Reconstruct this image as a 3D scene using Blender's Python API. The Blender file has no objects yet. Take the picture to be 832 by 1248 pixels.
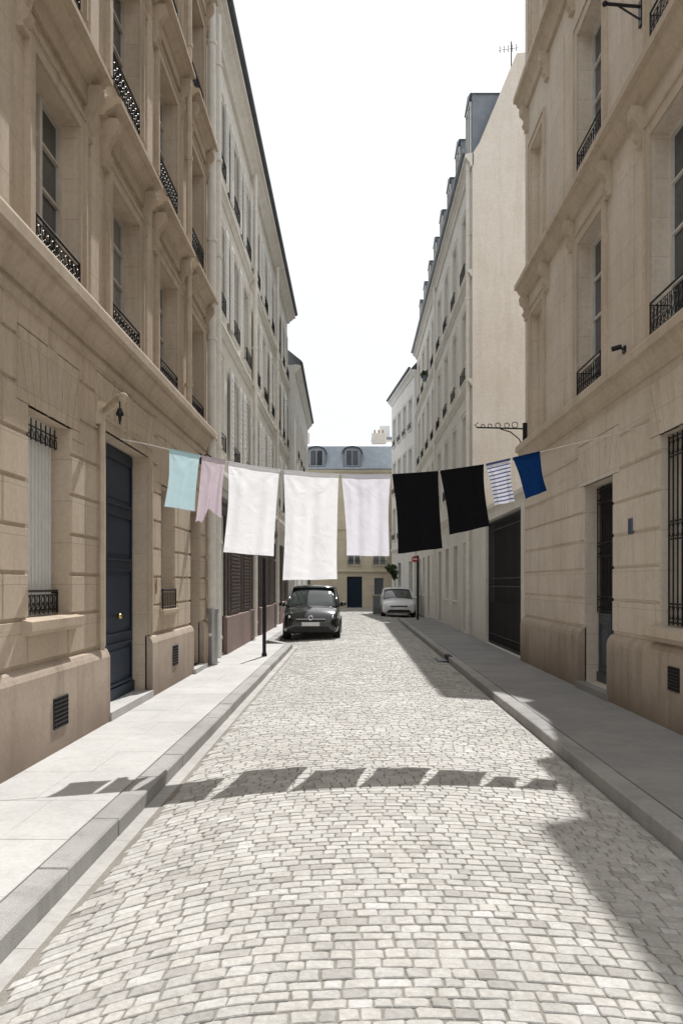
import bpy, bmesh, math, random
from mathutils import Vector, Matrix
random.seed(7)
col = bpy.context.scene.collection
R = math.radians

# ---------------------------------------------------------------- materials
def nd(nt, t, props=None, ins=None):
    n = nt.nodes.new(t)
    for k, v in (props or {}).items(): setattr(n, k, v)
    for k, v in (ins or {}).items():
        if isinstance(v, bpy.types.NodeSocket): nt.links.new(v, n.inputs[k])
        else: n.inputs[k].default_value = v
    return n
def rgb(c): return (c[0], c[1], c[2], 1)
def newmat(name):
    m = bpy.data.materials.new(name); m.use_nodes = True
    return m, m.node_tree, m.node_tree.nodes['Principled BSDF']
def ramp(nt, fac, a, b, ca=(0,0,0,1), cb=(1,1,1,1)):
    r = nd(nt, 'ShaderNodeValToRGB', None, {0: fac})
    r.color_ramp.elements[0].position = a; r.color_ramp.elements[0].color = ca
    r.color_ramp.elements[1].position = b; r.color_ramp.elements[1].color = cb
    return r.outputs[0]
def mix(nt, f, a, b, mode='MIX'):
    return nd(nt, 'ShaderNodeMixRGB', {'blend_type': mode}, {0: f, 1: a, 2: b}).outputs[0]
def stone(name, c1, c2, dirt, bw=0, bh=.38, streak=.45, bump=.35, rough=.9, low=None, fine=18):
    m, nt, bs = newmat(name)
    tc = nd(nt, 'ShaderNodeTexCoord').outputs['Object']
    n1 = nd(nt, 'ShaderNodeTexNoise', None, {'Vector': tc, 'Scale': .8, 'Detail': 7, 'Roughness': .62}).outputs[0]
    n2 = nd(nt, 'ShaderNodeTexNoise', None, {'Vector': tc, 'Scale': fine, 'Detail': 8, 'Roughness': .7}).outputs[0]
    n3 = nd(nt, 'ShaderNodeTexNoise', None, {'Vector': tc, 'Scale': 150, 'Detail': 3}).outputs[0]
    c = mix(nt, ramp(nt, n1, .35, .68), rgb(c1), rgb(c2))
    mp = nd(nt, 'ShaderNodeMapping', None, {'Vector': tc, 'Scale': (2.6, 2.6, .22)}).outputs[0]
    n4 = nd(nt, 'ShaderNodeTexNoise', None, {'Vector': mp, 'Scale': 1.6, 'Detail': 8, 'Roughness': .65}).outputs[0]
    f4 = nd(nt, 'ShaderNodeMath', {'operation': 'MULTIPLY'}, {0: ramp(nt, n4, .5, .76), 1: streak}).outputs[0]
    c = mix(nt, f4, c, rgb(dirt))
    c = mix(nt, 1, c, ramp(nt, n2, .25, .75, (.84,.84,.84,1), (1.08,1.08,1.08,1)), 'MULTIPLY')
    sx = nd(nt, 'ShaderNodeSeparateXYZ', None, {0: tc})
    if low:
        z = nd(nt, 'ShaderNodeMath', {'operation': 'MULTIPLY_ADD'}, {0: n1, 1: low[1], 2: sx.outputs[2]}).outputs[0]
        f = ramp(nt, nd(nt, 'ShaderNodeMapRange', None, {0: z, 1: low[2], 2: low[3], 3: low[0], 4: 0}).outputs[0], 0, 1)
        c = mix(nt, f, c, rgb(dirt))
    h = nd(nt, 'ShaderNodeMath', {'operation': 'MULTIPLY_ADD'}, {0: n2, 1: .7, 2: n3}).outputs[0]
    if bw:
        u = nd(nt, 'ShaderNodeMath', {'operation': 'ADD'}, {0: sx.outputs[0], 1: sx.outputs[1]}).outputs[0]
        v = nd(nt, 'ShaderNodeCombineXYZ', None, {0: u, 1: sx.outputs[2]}).outputs[0]
        bk = nd(nt, 'ShaderNodeTexBrick', None, {'Vector': v, 'Color1': (.965,.962,.96,1), 'Color2': (1.03,1.025,1.02,1), 'Mortar': (.78,.76,.74,1),
                'Scale': 1, 'Mortar Size': .005, 'Mortar Smooth': .3, 'Brick Width': bw, 'Row Height': bh})
        c = mix(nt, 1, c, bk.outputs[0], 'MULTIPLY')
        h = nd(nt, 'ShaderNodeMath', {'operation': 'MULTIPLY_ADD'}, {0: bk.outputs[1], 1: -1.0, 2: h}).outputs[0]
    bp = nd(nt, 'ShaderNodeBump', None, {'Strength': bump, 'Distance': .01, 'Height': h}).outputs[0]
    nt.links.new(c, bs.inputs['Base Color']); nt.links.new(bp, bs.inputs['Normal'])
    bs.inputs['Roughness'].default_value = rough
    bs.inputs['Specular IOR Level'].default_value = .25
    return m
def plain(name, c, rough=.5, metal=0, var=.15, scale=9, bump=.1, coat=0, stretch=None, spec=.5):
    m, nt, bs = newmat(name)
    tc = nd(nt, 'ShaderNodeTexCoord').outputs['Object']
    if stretch: tc = nd(nt, 'ShaderNodeMapping', None, {'Vector': tc, 'Scale': stretch}).outputs[0]
    n = nd(nt, 'ShaderNodeTexNoise', None, {'Vector': tc, 'Scale': scale, 'Detail': 6, 'Roughness': .65}).outputs[0]
    a = rgb([x*(1-var) for x in c]); b = rgb([min(1, x*(1+var)) for x in c])
    nt.links.new(ramp(nt, n, .3, .7, a, b), bs.inputs['Base Color'])
    if bump:
        nt.links.new(nd(nt, 'ShaderNodeBump', None, {'Strength': bump, 'Distance': .004, 'Height': n}).outputs[0], bs.inputs['Normal'])
    bs.inputs['Roughness'].default_value = rough; bs.inputs['Metallic'].default_value = metal
    bs.inputs['Coat Weight'].default_value = coat; bs.inputs['Specular IOR Level'].default_value = spec
    return m
def cloth_mat(name, c, trans=.35, stripes=False):
    m, nt, bs = newmat(name)
    uv = nd(nt, 'ShaderNodeTexCoord').outputs['UV']
    tc = nd(nt, 'ShaderNodeTexCoord').outputs['Object']
    n = nd(nt, 'ShaderNodeTexNoise', None, {'Vector': tc, 'Scale': 5, 'Detail': 6}).outputs[0]
    cc = ramp(nt, n, .3, .7, rgb([x*.96 for x in c]), rgb(c))
    if stripes:
        s = nd(nt, 'ShaderNodeSeparateXYZ', None, {0: uv}).outputs[1]
        f = nd(nt, 'ShaderNodeMath', {'operation': 'FRACT'}, {0: nd(nt, 'ShaderNodeMath', {'operation': 'MULTIPLY'}, {0: s, 1: 11.0}).outputs[0]}).outputs[0]
        g = nd(nt, 'ShaderNodeMath', {'operation': 'GREATER_THAN'}, {0: f, 1: .66}).outputs[0]
        cc = mix(nt, g, cc, (.10, .12, .27, 1))
    w = nd(nt, 'ShaderNodeTexNoise', None, {'Vector': tc, 'Scale': 260, 'Detail': 2}).outputs[0]
    w2 = nd(nt, 'ShaderNodeTexNoise', None, {'Vector': tc, 'Scale': 7, 'Detail': 5, 'Distortion': .8}).outputs[0]
    hh = nd(nt, 'ShaderNodeMath', {'operation': 'MULTIPLY_ADD'}, {0: w2, 1: 8.0, 2: w}).outputs[0]
    bp = nd(nt, 'ShaderNodeBump', None, {'Strength': .32, 'Distance': .006, 'Height': hh}).outputs[0]
    nt.links.new(cc, bs.inputs['Base Color']); nt.links.new(bp, bs.inputs['Normal'])
    bs.inputs['Roughness'].default_value = .95; bs.inputs['Specular IOR Level'].default_value = .1
    tr = nd(nt, 'ShaderNodeBsdfTranslucent', None, {'Color': cc, 'Normal': bp})
    ms = nd(nt, 'ShaderNodeMixShader', None, {0: trans, 1: bs.outputs[0], 2: tr.outputs[0]})
    nt.links.new(ms.outputs[0], nt.nodes['Material Output'].inputs[0])
    return m

M = {}
M['l1'] = stone('limestone_warm', (.55,.455,.35), (.65,.55,.44), (.32,.26,.195), bw=1.15, bh=.42, streak=.5, bump=.28)
M['l1p'] = stone('limestone_plinth', (.45,.365,.295), (.56,.47,.385), (.22,.17,.135), streak=.6, low=(1,.6,.3,1.0), bump=.5)
M['l1t'] = stone('limestone_trim', (.48,.39,.295), (.59,.49,.385), (.27,.215,.16), streak=.5, bump=.42)
M['r1'] = stone('limestone_pale', (.66,.58,.48), (.76,.685,.59), (.45,.375,.30), bw=1.3, bh=.46, streak=.42, bump=.26)
M['r1p'] = stone('limestone_pale_plinth', (.47,.39,.31), (.60,.51,.42), (.25,.195,.15), streak=.75, low=(1,.6,.3,1.1), bump=.8)
M['r1t'] = stone('limestone_pale_trim', (.57,.48,.37), (.68,.585,.475), (.34,.275,.205), streak=.5, bump=.4)
M['cream'] = stone('cream_render', (.72,.69,.62), (.80,.775,.72), (.49,.445,.39), streak=.38, bump=.2)
M['white'] = stone('white_render', (.77,.755,.71), (.84,.825,.795), (.56,.53,.48), streak=.35, bump=.15)
M['gable'] = stone('gable_render', (.75,.685,.60), (.82,.77,.70), (.58,.51,.43), streak=.5, bump=.2)
M['yellow'] = stone('yellow_stone', (.60,.53,.41), (.70,.63,.50), (.42,.35,.26), bw=1, streak=.3)
M['maroon'] = stone('pinkish_brown_paint', (.23,.16,.145), (.30,.22,.20), (.16,.115,.105), streak=.5, bump=.15)
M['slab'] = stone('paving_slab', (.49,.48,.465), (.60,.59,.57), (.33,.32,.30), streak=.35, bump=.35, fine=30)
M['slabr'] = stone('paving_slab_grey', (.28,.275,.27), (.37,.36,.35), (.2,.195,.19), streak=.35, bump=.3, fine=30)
M['kerbm'] = stone('granite_kerb', (.36,.35,.34), (.50,.49,.47), (.16,.155,.145), streak=.45, bump=.8, fine=55)
M['gutterm'] = stone('gutter_concrete', (.42,.405,.385), (.53,.515,.49), (.26,.245,.23), streak=.5, bump=.4)
M['bed'] = stone('joint_sand', (.26,.24,.21), (.37,.345,.305), (.16,.145,.125), streak=.4, bump=.9)
M['zinc'] = plain('zinc_sheet', (.22,.245,.275), .5, .3, .15, 3)
M['zincl'] = plain('pale_zinc_sheet', (.34,.38,.43), .5, .2, .15, 3)
M['zincd'] = plain('dark_slate', (.06,.065,.075), .6, 0, .25, 4)
M['iron'] = plain('black_iron', (.015,.015,.017), .5, .4, .2, 20)
M['navy'] = plain('navy_door_paint', (.008,.022,.046), .5, 0, .25, 4, .15, spec=.28)
M['frame'] = plain('white_window_paint', (.68,.66,.62), .5, 0, .1, 6)
M['frameb'] = plain('beige_window_paint', (.53,.475,.40), .55, 0, .12, 6)
M['shutter'] = plain('pale_shutter_paint', (.76,.755,.73), .5, 0, .06, 6)
M['brown'] = plain('brown_wood_paint', (.062,.042,.036), .5, 0, .3, 5)
M['gatep'] = plain('gate_paint', (.085,.068,.058), .55, 0, .25, 5)
M['greyd'] = plain('grey_blue_door_paint', (.12,.14,.155), .55, 0, .12, 5)
M['gdoor'] = plain('dark_grey_blue_door_paint', (.085,.10,.115), .6, 0, .1, 5, spec=.25)
M['pipe'] = plain('painted_downpipe', (.74,.71,.65), .55, 0, .1, 5)
M['pipeb'] = plain('beige_pipe_paint', (.52,.44,.34), .6, 0, .15, 5)
M['brass'] = plain('brass', (.6,.42,.15), .3, 1, .1)
M['glass'] = plain('window_glass', (.05,.06,.07), .07, 0, .5, 1.3, 0)
M['glass2'] = plain('curtained_glass', (.2,.2,.195), .12, 0, .5, 1.6, 0, stretch=(9,9,.35))
M['dark'] = plain('dark_interior', (.012,.011,.011), .8, 0, .2)
M['rope'] = plain('rope_fibre', (.72,.70,.66), .9, 0, .12, 40)
M['lampw'] = plain('opal_glass', (.8,.8,.78), .25, 0, .03)
M['blue'] = plain('blue_enamel', (.012,.03,.13), .35, 0, .1)
M['red'] = plain('red_sign_paint', (.4,.03,.03), .5, 0, .1)
M['signw'] = plain('white_sign_paint', (.85,.85,.85), .4, 0, .05)
M['galv'] = plain('galvanised_steel', (.4,.41,.42), .45, .6, .1)
M['tyre'] = plain('tyre_rubber', (.02,.02,.02), .85, 0, .2)
M['rim'] = plain('alloy_rim', (.5,.5,.52), .35, .8, .05)
M['carb'] = plain('black_green_car_paint', (.006,.009,.008), .12, 0, .1, 3, 0, coat=.9)
M['carw'] = plain('white_car_paint', (.74,.75,.76), .3, 0, .03, 3, 0, coat=.8)
M['cglass'] = plain('car_glass', (.035,.045,.045), .04, 0, .4, 2, 0, spec=.9)
M['lens'] = plain('headlight_lens', (.55,.58,.61), .08, .3, .3, 14, 0)
M['chrome'] = plain('chrome', (.8,.8,.81), .2, 1, .03)
M['trim'] = plain('black_car_trim', (.02,.02,.022), .6, 0, .1)
M['cabinet'] = plain('grey_green_cabinet_paint', (.16,.17,.13), .6, 0, .15)
M['terracotta'] = plain('terracotta', (.33,.20,.14), .85, 0, .2)
def leafmat():
    m, nt, bs = newmat('green_leaf')
    g = nd(nt, 'ShaderNodeNewGeometry').outputs['Random Per Island']
    nt.links.new(ramp(nt, g, 0, 1, (.02,.04,.012,1), (.065,.105,.03,1)), bs.inputs['Base Color'])
    bs.inputs['Roughness'].default_value = .6
    return m
M['leaf'] = leafmat()
def settmat():
    m, nt, bs = newmat('granite_sett')
    tc = nd(nt, 'ShaderNodeTexCoord').outputs['Object']
    a = nd(nt, 'ShaderNodeAttribute', {'attribute_name': 'rnd'}).outputs['Fac']
    r = nd(nt, 'ShaderNodeValToRGB', None, {0: a}); e = r.color_ramp.elements
    e[0].position = 0; e[0].color = (.40,.385,.365,1); e[1].position = 1; e[1].color = (.62,.615,.60,1)
    for p, c in ((.12,(.485,.47,.45,1)), (.45,(.535,.525,.505,1)), (.78,(.565,.545,.515,1))):
        x = e.new(p); x.color = c
    n = nd(nt, 'ShaderNodeTexNoise', None, {'Vector': tc, 'Scale': 34, 'Detail': 9, 'Roughness': .75}).outputs[0]
    n0 = nd(nt, 'ShaderNodeTexNoise', None, {'Vector': tc, 'Scale': .7, 'Detail': 5}).outputs[0]
    n5 = nd(nt, 'ShaderNodeTexNoise', None, {'Vector': tc, 'Scale': 5, 'Detail': 6, 'Roughness': .7}).outputs[0]
    c = mix(nt, 1, r.outputs[0], ramp(nt, n, .25, .75, (.64,.635,.62,1), (1.14,1.14,1.14,1)), 'MULTIPLY')
    c = mix(nt, 1, c, ramp(nt, n0, .3, .7, (.86,.855,.84,1), (1.07,1.07,1.07,1)), 'MULTIPLY')
    c = mix(nt, 1, c, ramp(nt, n5, .3, .6, (.86,.85,.83,1), (1.04,1.04,1.04,1)), 'MULTIPLY')
    nt.links.new(c, bs.inputs['Base Color'])
    nt.links.new(nd(nt, 'ShaderNodeBump', None, {'Strength': .7, 'Distance': .009, 'Height': n}).outputs[0], bs.inputs['Normal'])
    bs.inputs['Roughness'].default_value = .75
    return m
M['sett'] = settmat()

# ---------------------------------------------------------------- mesh helper
WR = {}
class MB:
    def __init__(s): s.v = []; s.f = []
    def poly(s, pts):
        b = len(s.v); s.v += [tuple(p) for p in pts]; s.f.append(tuple(range(b, b+len(pts))))
    def hexa(s, p):
        b = len(s.v); s.v += [tuple(q) for q in p]
        for f in ((0,1,2,3),(7,6,5,4),(0,4,5,1),(1,5,6,2),(2,6,7,3),(3,7,4,0)): s.f.append(tuple(b+i for i in f))
    def box(s, x0,x1,y0,y1,z0,z1):
        s.hexa([(x0,y0,z0),(x1,y0,z0),(x1,y1,z0),(x0,y1,z0),(x0,y0,z1),(x1,y0,z1),(x1,y1,z1),(x0,y1,z1)])
    def prism(s, A, B):
        b = len(s.v); n = len(A); s.v += [tuple(p) for p in A] + [tuple(p) for p in B]
        s.f.append(tuple(b+i for i in range(n))); s.f.append(tuple(b+n+i for i in reversed(range(n))))
        for i in range(n):
            j = (i+1) % n; s.f.append((b+i, b+n+i, b+n+j, b+j))
    def tube(s, pts, r, n=8, closed=False, rs=None):
        pts = [Vector(p) for p in pts]; N = len(pts); b = len(s.v)
        for i, p in enumerate(pts):
            if closed: t = pts[(i+1)%N]-pts[i-1]
            else: t = pts[min(i+1,N-1)]-pts[max(i-1,0)]
            t.normalize()
            up = Vector((0,0,1)) if abs(t.z) < .9 else Vector((1,0,0))
            a = t.cross(up).normalized(); c = t.cross(a)
            rr = rs[i] if rs else r
            for k in range(n):
                q = p + a*math.cos(2*math.pi*k/n)*rr + c*math.sin(2*math.pi*k/n)*rr
                s.v.append(tuple(q))
        for i in range(N if closed else N-1):
            j = (i+1) % N
            for k in range(n):
                l = (k+1) % n
                s.f.append((b+i*n+k, b+i*n+l, b+j*n+l, b+j*n+k))
        if not closed:
            s.f.append(tuple(b+k for k in range(n))); s.f.append(tuple(b+(N-1)*n+k for k in reversed(range(n))))
    def ball(s, c, r, sc=(1,1,1), n=12, m=8):
        pts = []
        for i in range(m+1):
            th = math.pi*i/m
            pts.append([(c[0]+r*sc[0]*math.sin(th)*math.cos(2*math.pi*k/n), c[1]+r*sc[1]*math.sin(th)*math.sin(2*math.pi*k/n), c[2]+r*sc[2]*math.cos(th)) for k in range(n)])
        b = len(s.v)
        for p in pts: s.v += p
        for i in range(m):
            for k in range(n): s.f.append((b+i*n+k, b+i*n+(k+1)%n, b+(i+1)*n+(k+1)%n, b+(i+1)*n+k))
    def loft(s, secs):
        b = len(s.v); n = len(secs[0])
        for q in secs: s.v += q
        for i in range(len(secs)-1):
            for k in range(n):
                l = (k+1) % n; s.f.append((b+i*n+k, b+i*n+l, b+(i+1)*n+l, b+(i+1)*n+k))
        s.f.append(tuple(b+k for k in range(n))); s.f.append(tuple(b+(len(secs)-1)*n+k for k in reversed(range(n))))
    def build(s, name, mat, parent=None, smooth=False, merge=False, sub=0):
        me = bpy.data.meshes.new(name); me.from_pydata(s.v, [], s.f)
        bm = bmesh.new(); bm.from_mesh(me)
        if merge: bmesh.ops.remove_doubles(bm, verts=bm.verts, dist=1e-5)
        bmesh.ops.recalc_face_normals(bm, faces=bm.faces)
        if smooth:
            for f in bm.faces: f.smooth = True
        bm.to_mesh(me); bm.free()
        me.materials.append(mat)
        o = bpy.data.objects.new(name, me); col.objects.link(o)
        if parent:
            o.parent = parent
            if parent.name in WR: o.location = -WR[parent.name]
        if sub:
            md = o.modifiers.new('s', 'SUBSURF'); md.levels = sub; md.render_levels = sub
        return o
def thing(name, label, cat, loc=(0,0,0), group=None, world=True):
    o = bpy.data.objects.new(name, None); col.objects.link(o); o.location = loc
    o['label'] = label; o['category'] = cat
    if group: o['group'] = group
    if world: WR[o.name] = Vector(loc)
    return o
def tag(o, label, cat, group=None):
    o['label'] = label; o['category'] = cat
    if group: o['group'] = group
    return o
def struct(o): o['kind'] = 'structure'; return o

class Fr:
    def __init__(s, ox, oy, ux, uy, nx, ny): s.a = (ox,oy,ux,uy,nx,ny)
    def P(s, u, v, w):
        ox,oy,ux,uy,nx,ny = s.a
        return (ox+ux*u+nx*w, oy+uy*u+ny*w, v)
    def box(s, mb, u0,u1,v0,v1,w0,w1):
        P = s.P
        mb.hexa([P(u0,v0,w0),P(u1,v0,w0),P(u1,v0,w1),P(u0,v0,w1),P(u0,v1,w0),P(u1,v1,w0),P(u1,v1,w1),P(u0,v1,w1)])
    def prof(s, mb, u0, u1, pr):
        mb.prism([s.P(u0,v,w) for w,v in pr], [s.P(u1,v,w) for w,v in pr])
    def wall(s, mb, u0,u1,v0,v1, ops, rec, back=8.0):
        us = sorted(set([u0,u1]+[a for o in ops for a in o[:2]])); vs = sorted(set([v0,v1]+[a for o in ops for a in o[2:4]]))
        P = s.P
        for i in range(len(us)-1):
            for j in range(len(vs)-1):
                um = (us[i]+us[i+1])/2; vm = (vs[j]+vs[j+1])/2
                if any(o[0]<um<o[1] and o[2]<vm<o[3] for o in ops): continue
                mb.poly([P(us[i],vs[j],0),P(us[i+1],vs[j],0),P(us[i+1],vs[j+1],0),P(us[i],vs[j+1],0)])
        for (a,b,c,d) in [o[:4] for o in ops]:
            for q in (((a,c),(a,d)),((b,c),(b,d)),((a,c),(b,c)),((a,d),(b,d))):
                (p,e),(g,h) = q
                mb.poly([P(p,e,0),P(g,h,0),P(g,h,-rec-.1),P(p,e,-rec-.1)])
        s.box(mb, u0,u1,v0,v1,-back,-rec-.15)
        for u in (u0,u1): mb.poly([P(u,v0,0),P(u,v1,0),P(u,v1,-rec-.15),P(u,v0,-rec-.15)])
        mb.poly([P(u0,v1,0),P(u1,v1,0),P(u1,v1,-rec-.15),P(u0,v1,-rec-.15)])
    def frust(s, mb, u0,u1,v0,v1,w1,ci=.012,ct=.012,cb=.012):
        P = s.P
        mb.hexa([P(u0,v0,-.01),P(u1,v0,-.01),P(u1,v1,-.01),P(u0,v1,-.01),P(u0+ci,v0+cb,w1),P(u1-ci,v0+cb,w1),P(u1-ci,v1-ct,w1),P(u0+ci,v1-ct,w1)])
    def rustic(s, mb, u0,u1,v0,v1, ops, h, L, proud, gap=.012):
        n = max(1, round((v1-v0)/h)); h = (v1-v0)/n
        for i in range(n):
            va, vb = v0+i*h, v0+(i+1)*h
            sl = sorted([va,vb]+[e for o in ops for e in o[2:4] if va+.01<e<vb-.01])
            for j in range(len(sl)-1):
                a, b = sl[j], sl[j+1]; m = (a+b)/2
                segs = [(u0,u1)]
                for o in ops:
                    if o[2]<m<o[3]:
                        ns = []
                        for p,q in segs:
                            if o[1]<=p or o[0]>=q: ns.append((p,q)); continue
                            if o[0]>p: ns.append((p,o[0]))
                            if o[1]<q: ns.append((o[1],q))
                        segs = ns
                ca = gap/2 if a == va else 0; cb = gap/2 if b == vb else 0
                for p,q in segs:
                    k = math.floor(p/L); off = (i%2)*L*.5
                    cuts = [p]
                    while k*L+off < q:
                        c = k*L+off
                        if c > p+.12 and c < q-.12: cuts.append(c)
                        k += 1
                    cuts.append(q)
                    for x in range(len(cuts)-1):
                        g0 = gap/2 if x>0 else 0; g1 = gap/2 if x<len(cuts)-2 else 0
                        s.frust(mb, cuts[x]+g0, cuts[x+1]-g1, a+ca, b-cb, proud+random.uniform(-.002,.002), .01, .012 if cb else 0, .012 if ca else 0)
    def voussoir(s, mb, u0,u1,v0,v1,sp,n,proud):
        for i in range(n):
            g = .007
            a0 = u0+(u1-u0)*i/n; a1 = u0+(u1-u0)*(i+1)/n
            b0 = u0-sp+(u1-u0+2*sp)*i/n; b1 = u0-sp+(u1-u0+2*sp)*(i+1)/n
            P = s.P; pr = proud + (.015 if i == n//2 else 0)
            mb.hexa([P(a0+g,v0+.002,-.01),P(a1-g,v0+.002,-.01),P(b1-g,v1-g,-.01),P(b0+g,v1-g,-.01),
                     P(a0+g+.008,v0+.004,pr),P(a1-g-.008,v0+.004,pr),P(b1-g-.008,v1-g-.01,pr),P(b0+g+.008,v1-g-.01,pr)])
        for sgn, ue in ((-1,u0),(1,u1)):
            mb.prism([s.P(ue+sgn*.006,v0,-.01), s.P(ue+sgn*sp,v0,-.01), s.P(ue+sgn*sp,v1-.03,-.01)],
                     [s.P(ue+sgn*.012,v0+.01,proud), s.P(ue+sgn*(sp-.004),v0+.01,proud), s.P(ue+sgn*(sp-.004),v1-.05,proud)])

def corn(v0, v1, p):
    h = v1-v0
    return [(-.03,v0),(.25*p,v0),(.3*p,v0+.18*h),(.42*p,v0+.3*h),(.7*p,v0+.48*h),(.74*p,v0+.6*h),(p,v0+.62*h),(p,v1-.12*h),(.93*p,v1-.03*h),(-.03,v1+.02)]
def console(F, mb, u, v, w=.15, h=.5, p=.28):
    pr = [(-.02,v-h),(.05,v-h),(.09,v-.92*h),(.11,v-.82*h),(.07,v-.7*h),(.09,v-.5*h),(.16,v-.34*h),(.26*p/.28,v-.26*h),(p,v-.14*h),(p*.96,v-.03*h),(p*.9,v),(-.02,v)]
    F.prof(mb, u-w/2, u+w/2, pr)
    F.box(mb, u-w/2-.02, u+w/2+.02, v-h-.05, v-h+.002, -.02, .06)
def railing(F, u0,u1,v0,h,w, parent, detail=2, mat='iron', name='railing'):
    mb = MB(); P = F.P
    mb.tube([P(u0,v0+h,w),P(u1,v0+h,w)], .013, 6); mb.tube([P(u0,v0+.04,w),P(u1,v0+.04,w)], .01, 4)
    mb.tube([P(u0,v0+h*.82,w),P(u1,v0+h*.82,w)], .006, 4)
    for u in (u0,u1):
        mb.tube([P(u,v0,w),P(u,v0+h,w)], .011, 4); mb.tube([P(u,v0+h-.02,w),P(u,v0+h-.02,-.2)], .008, 4)
    n = max(2, round((u1-u0)/.11))
    for i in range(1, n):
        u = u0+(u1-u0)*i/n
        mb.tube([P(u,v0,w),P(u,v0+h*.82,w)], .0055, 4)
    if detail > 1:
        m = max(2, round((u1-u0)/.12))
        for i in range(m):
            u = u0+(u1-u0)*(i+.5)/m
            for vv, rr in ((v0+h*.28, .045), (v0+h*.6, .038)):
                mb.tube([P(u+rr*math.cos(t*math.pi/5), vv+rr*1.1*math.sin(t*math.pi/5), w+.006) for t in range(10)], .0055, 4, True)
            mb.tube([P(u-.055,v0+.04,w),P(u+.02,v0+h*.42,w+.01),P(u+.055,v0+h*.8,w)], .005, 4)
    return mb.build(name, M[mat], parent)
def surround(F, mb, u0,u1,v0,v1, t=.15, p=.05):
    F.box(mb,u0-t,u0-.001,v0,v1+t,-.02,p); F.box(mb,u1+.001,u1+t,v0,v1+t,-.02,p); F.box(mb,u0-.002,u1+.002,v1+.001,v1+t,-.02,p-.002)
    F.box(mb,u0-t-.035,u0-t+.001,v0,v1+t+.035,-.02,p+.02); F.box(mb,u1+t-.001,u1+t+.035,v0,v1+t+.035,-.02,p+.02); F.box(mb,u0-t-.002,u1+t+.002,v1+t-.001,v1+t+.034,-.02,p+.018)
def window(F, parent, u0,u1,v0,v1, rec, fm='frame', gm='glass', rail=0, bars=3, detail=1, sill=True, railw=.04, sillm='l1t', sur=None):
    mb = MB(); t = .055
    w0, w1 = -rec-.02, -rec+.04
    F.box(mb,u0,u0+t,v0,v1,w0,w1); F.box(mb,u1-t,u1,v0,v1,w0,w1)
    F.box(mb,u0+t,u1-t,v1-t,v1,w0,w1); F.box(mb,u0+t,u1-t,v0,v0+t*1.4,w0,w1)
    c = (u0+u1)/2; F.box(mb,c-.035,c+.035,v0+t*1.4,v1-t,w0,w1+.015)
    for k in range(1,bars+1):
        v = v0+(v1-v0)*k/(bars+1)
        F.box(mb,u0+t,c-.035,v-.014,v+.014,w0+.01,w1-.01); F.box(mb,c+.035,u1-t,v-.014,v+.014,w0+.01,w1-.01)
    o = mb.build('window', M[fm], parent)
    g = MB(); F.box(g,u0+.01,u1-.01,v0+.01,v1-.01,-rec-.012,-rec-.005); g.build('pane', M[gm], o)
    if rail: railing(F,u0+.03,u1-.03,v0,rail,railw,o,detail)
    if sill:
        s_ = MB(); F.prof(s_, u0-.08,u1+.08, [(-.02,v0-.09),(.05,v0-.09),(.09,v0-.05),(.09,v0-.005),(-.02,v0)]); s_.build('sill', M[sillm], o)
    if sur:
        s_ = MB(); surround(F,s_,u0,u1,v0,v1,sur[0],sur[1]); s_.build('surround', M[sillm], o)
    return o
def panel_door(F, parent, u0,u1,v0,v1, rec, mat, leaves=1, handle=True, rows=((.05,.22),(.25,.52),(.55,.74),(.77,.96))):
    mb = MB(); F.box(mb,u0,u1,v0,v1,-rec-.06,-rec)
    W = (u1-u0)/leaves
    for l in range(leaves):
        a = u0+l*W+.12; b = u0+(l+1)*W-.12
        H = v1-v0
        for (p,q) in rows:
            va, vb = v0+p*H, v0+q*H
            for (x0,x1,y0,y1) in ((a,b,va,va+.035),(a,b,vb-.035,vb),(a,a+.035,va+.035,vb-.035),(b-.035,b,va+.035,vb-.035)):
                F.box(mb,x0,x1,y0,y1,-rec-.01,-rec+.025)
            F.box(mb,a+.09,b-.09,va+.09,vb-.09,-rec-.01,-rec+.014)
    F.box(mb,u0,u1,v0,v0+.14,-rec-.01,-rec+.03)
    if leaves > 1: F.box(mb,(u0+u1)/2-.03,(u0+u1)/2+.03,v0+.14,v1,-rec-.01,-rec+.04)
    o = mb.build('door', M[mat], parent)
    if handle:
        h = MB(); c = (u0+u1)/2
        h.ball(F.P(c+.1,v0+1.05,-rec+.07),.035); h.tube([F.P(c+.1,v0+1.05,-rec),F.P(c+.1,v0+1.05,-rec+.07)],.012)
        h.build('handle', M['brass'], o, True)
        h = MB(); F.box(h,c+.06,c+.14,v0+1.35,v0+1.5,-rec,-rec+.012); h.build('lock_plate', M['brass'], o)
    return o
def grille(F, parent, u0,u1,v0,v1,w, n, name='grille', scroll=True):
    mb = MB(); P = F.P
    for i in range(n+1):
        u = u0+(u1-u0)*i/n; mb.tube([P(u,v0,w),P(u,v1,w)], .01, 5)
        if scroll and i<n:
            c = u+(u1-u0)/n/2; r = (u1-u0)/n*.42
            for vv in (v0+.14, v1-.14, (v0+v1)/2):
                mb.tube([P(c+r*math.cos(t*math.pi/5), vv+r*math.sin(t*math.pi/5)*1.4, w) for t in range(10)], .006, 4, True)
    for v in (v0+.03, v0+.24, (v0+v1)/2-.1, (v0+v1)/2+.1, v1-.24, v1-.03): mb.tube([P(u0,v,w),P(u1,v,w)], .011, 4)
    return mb.build(name, M['iron'], parent)
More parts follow.
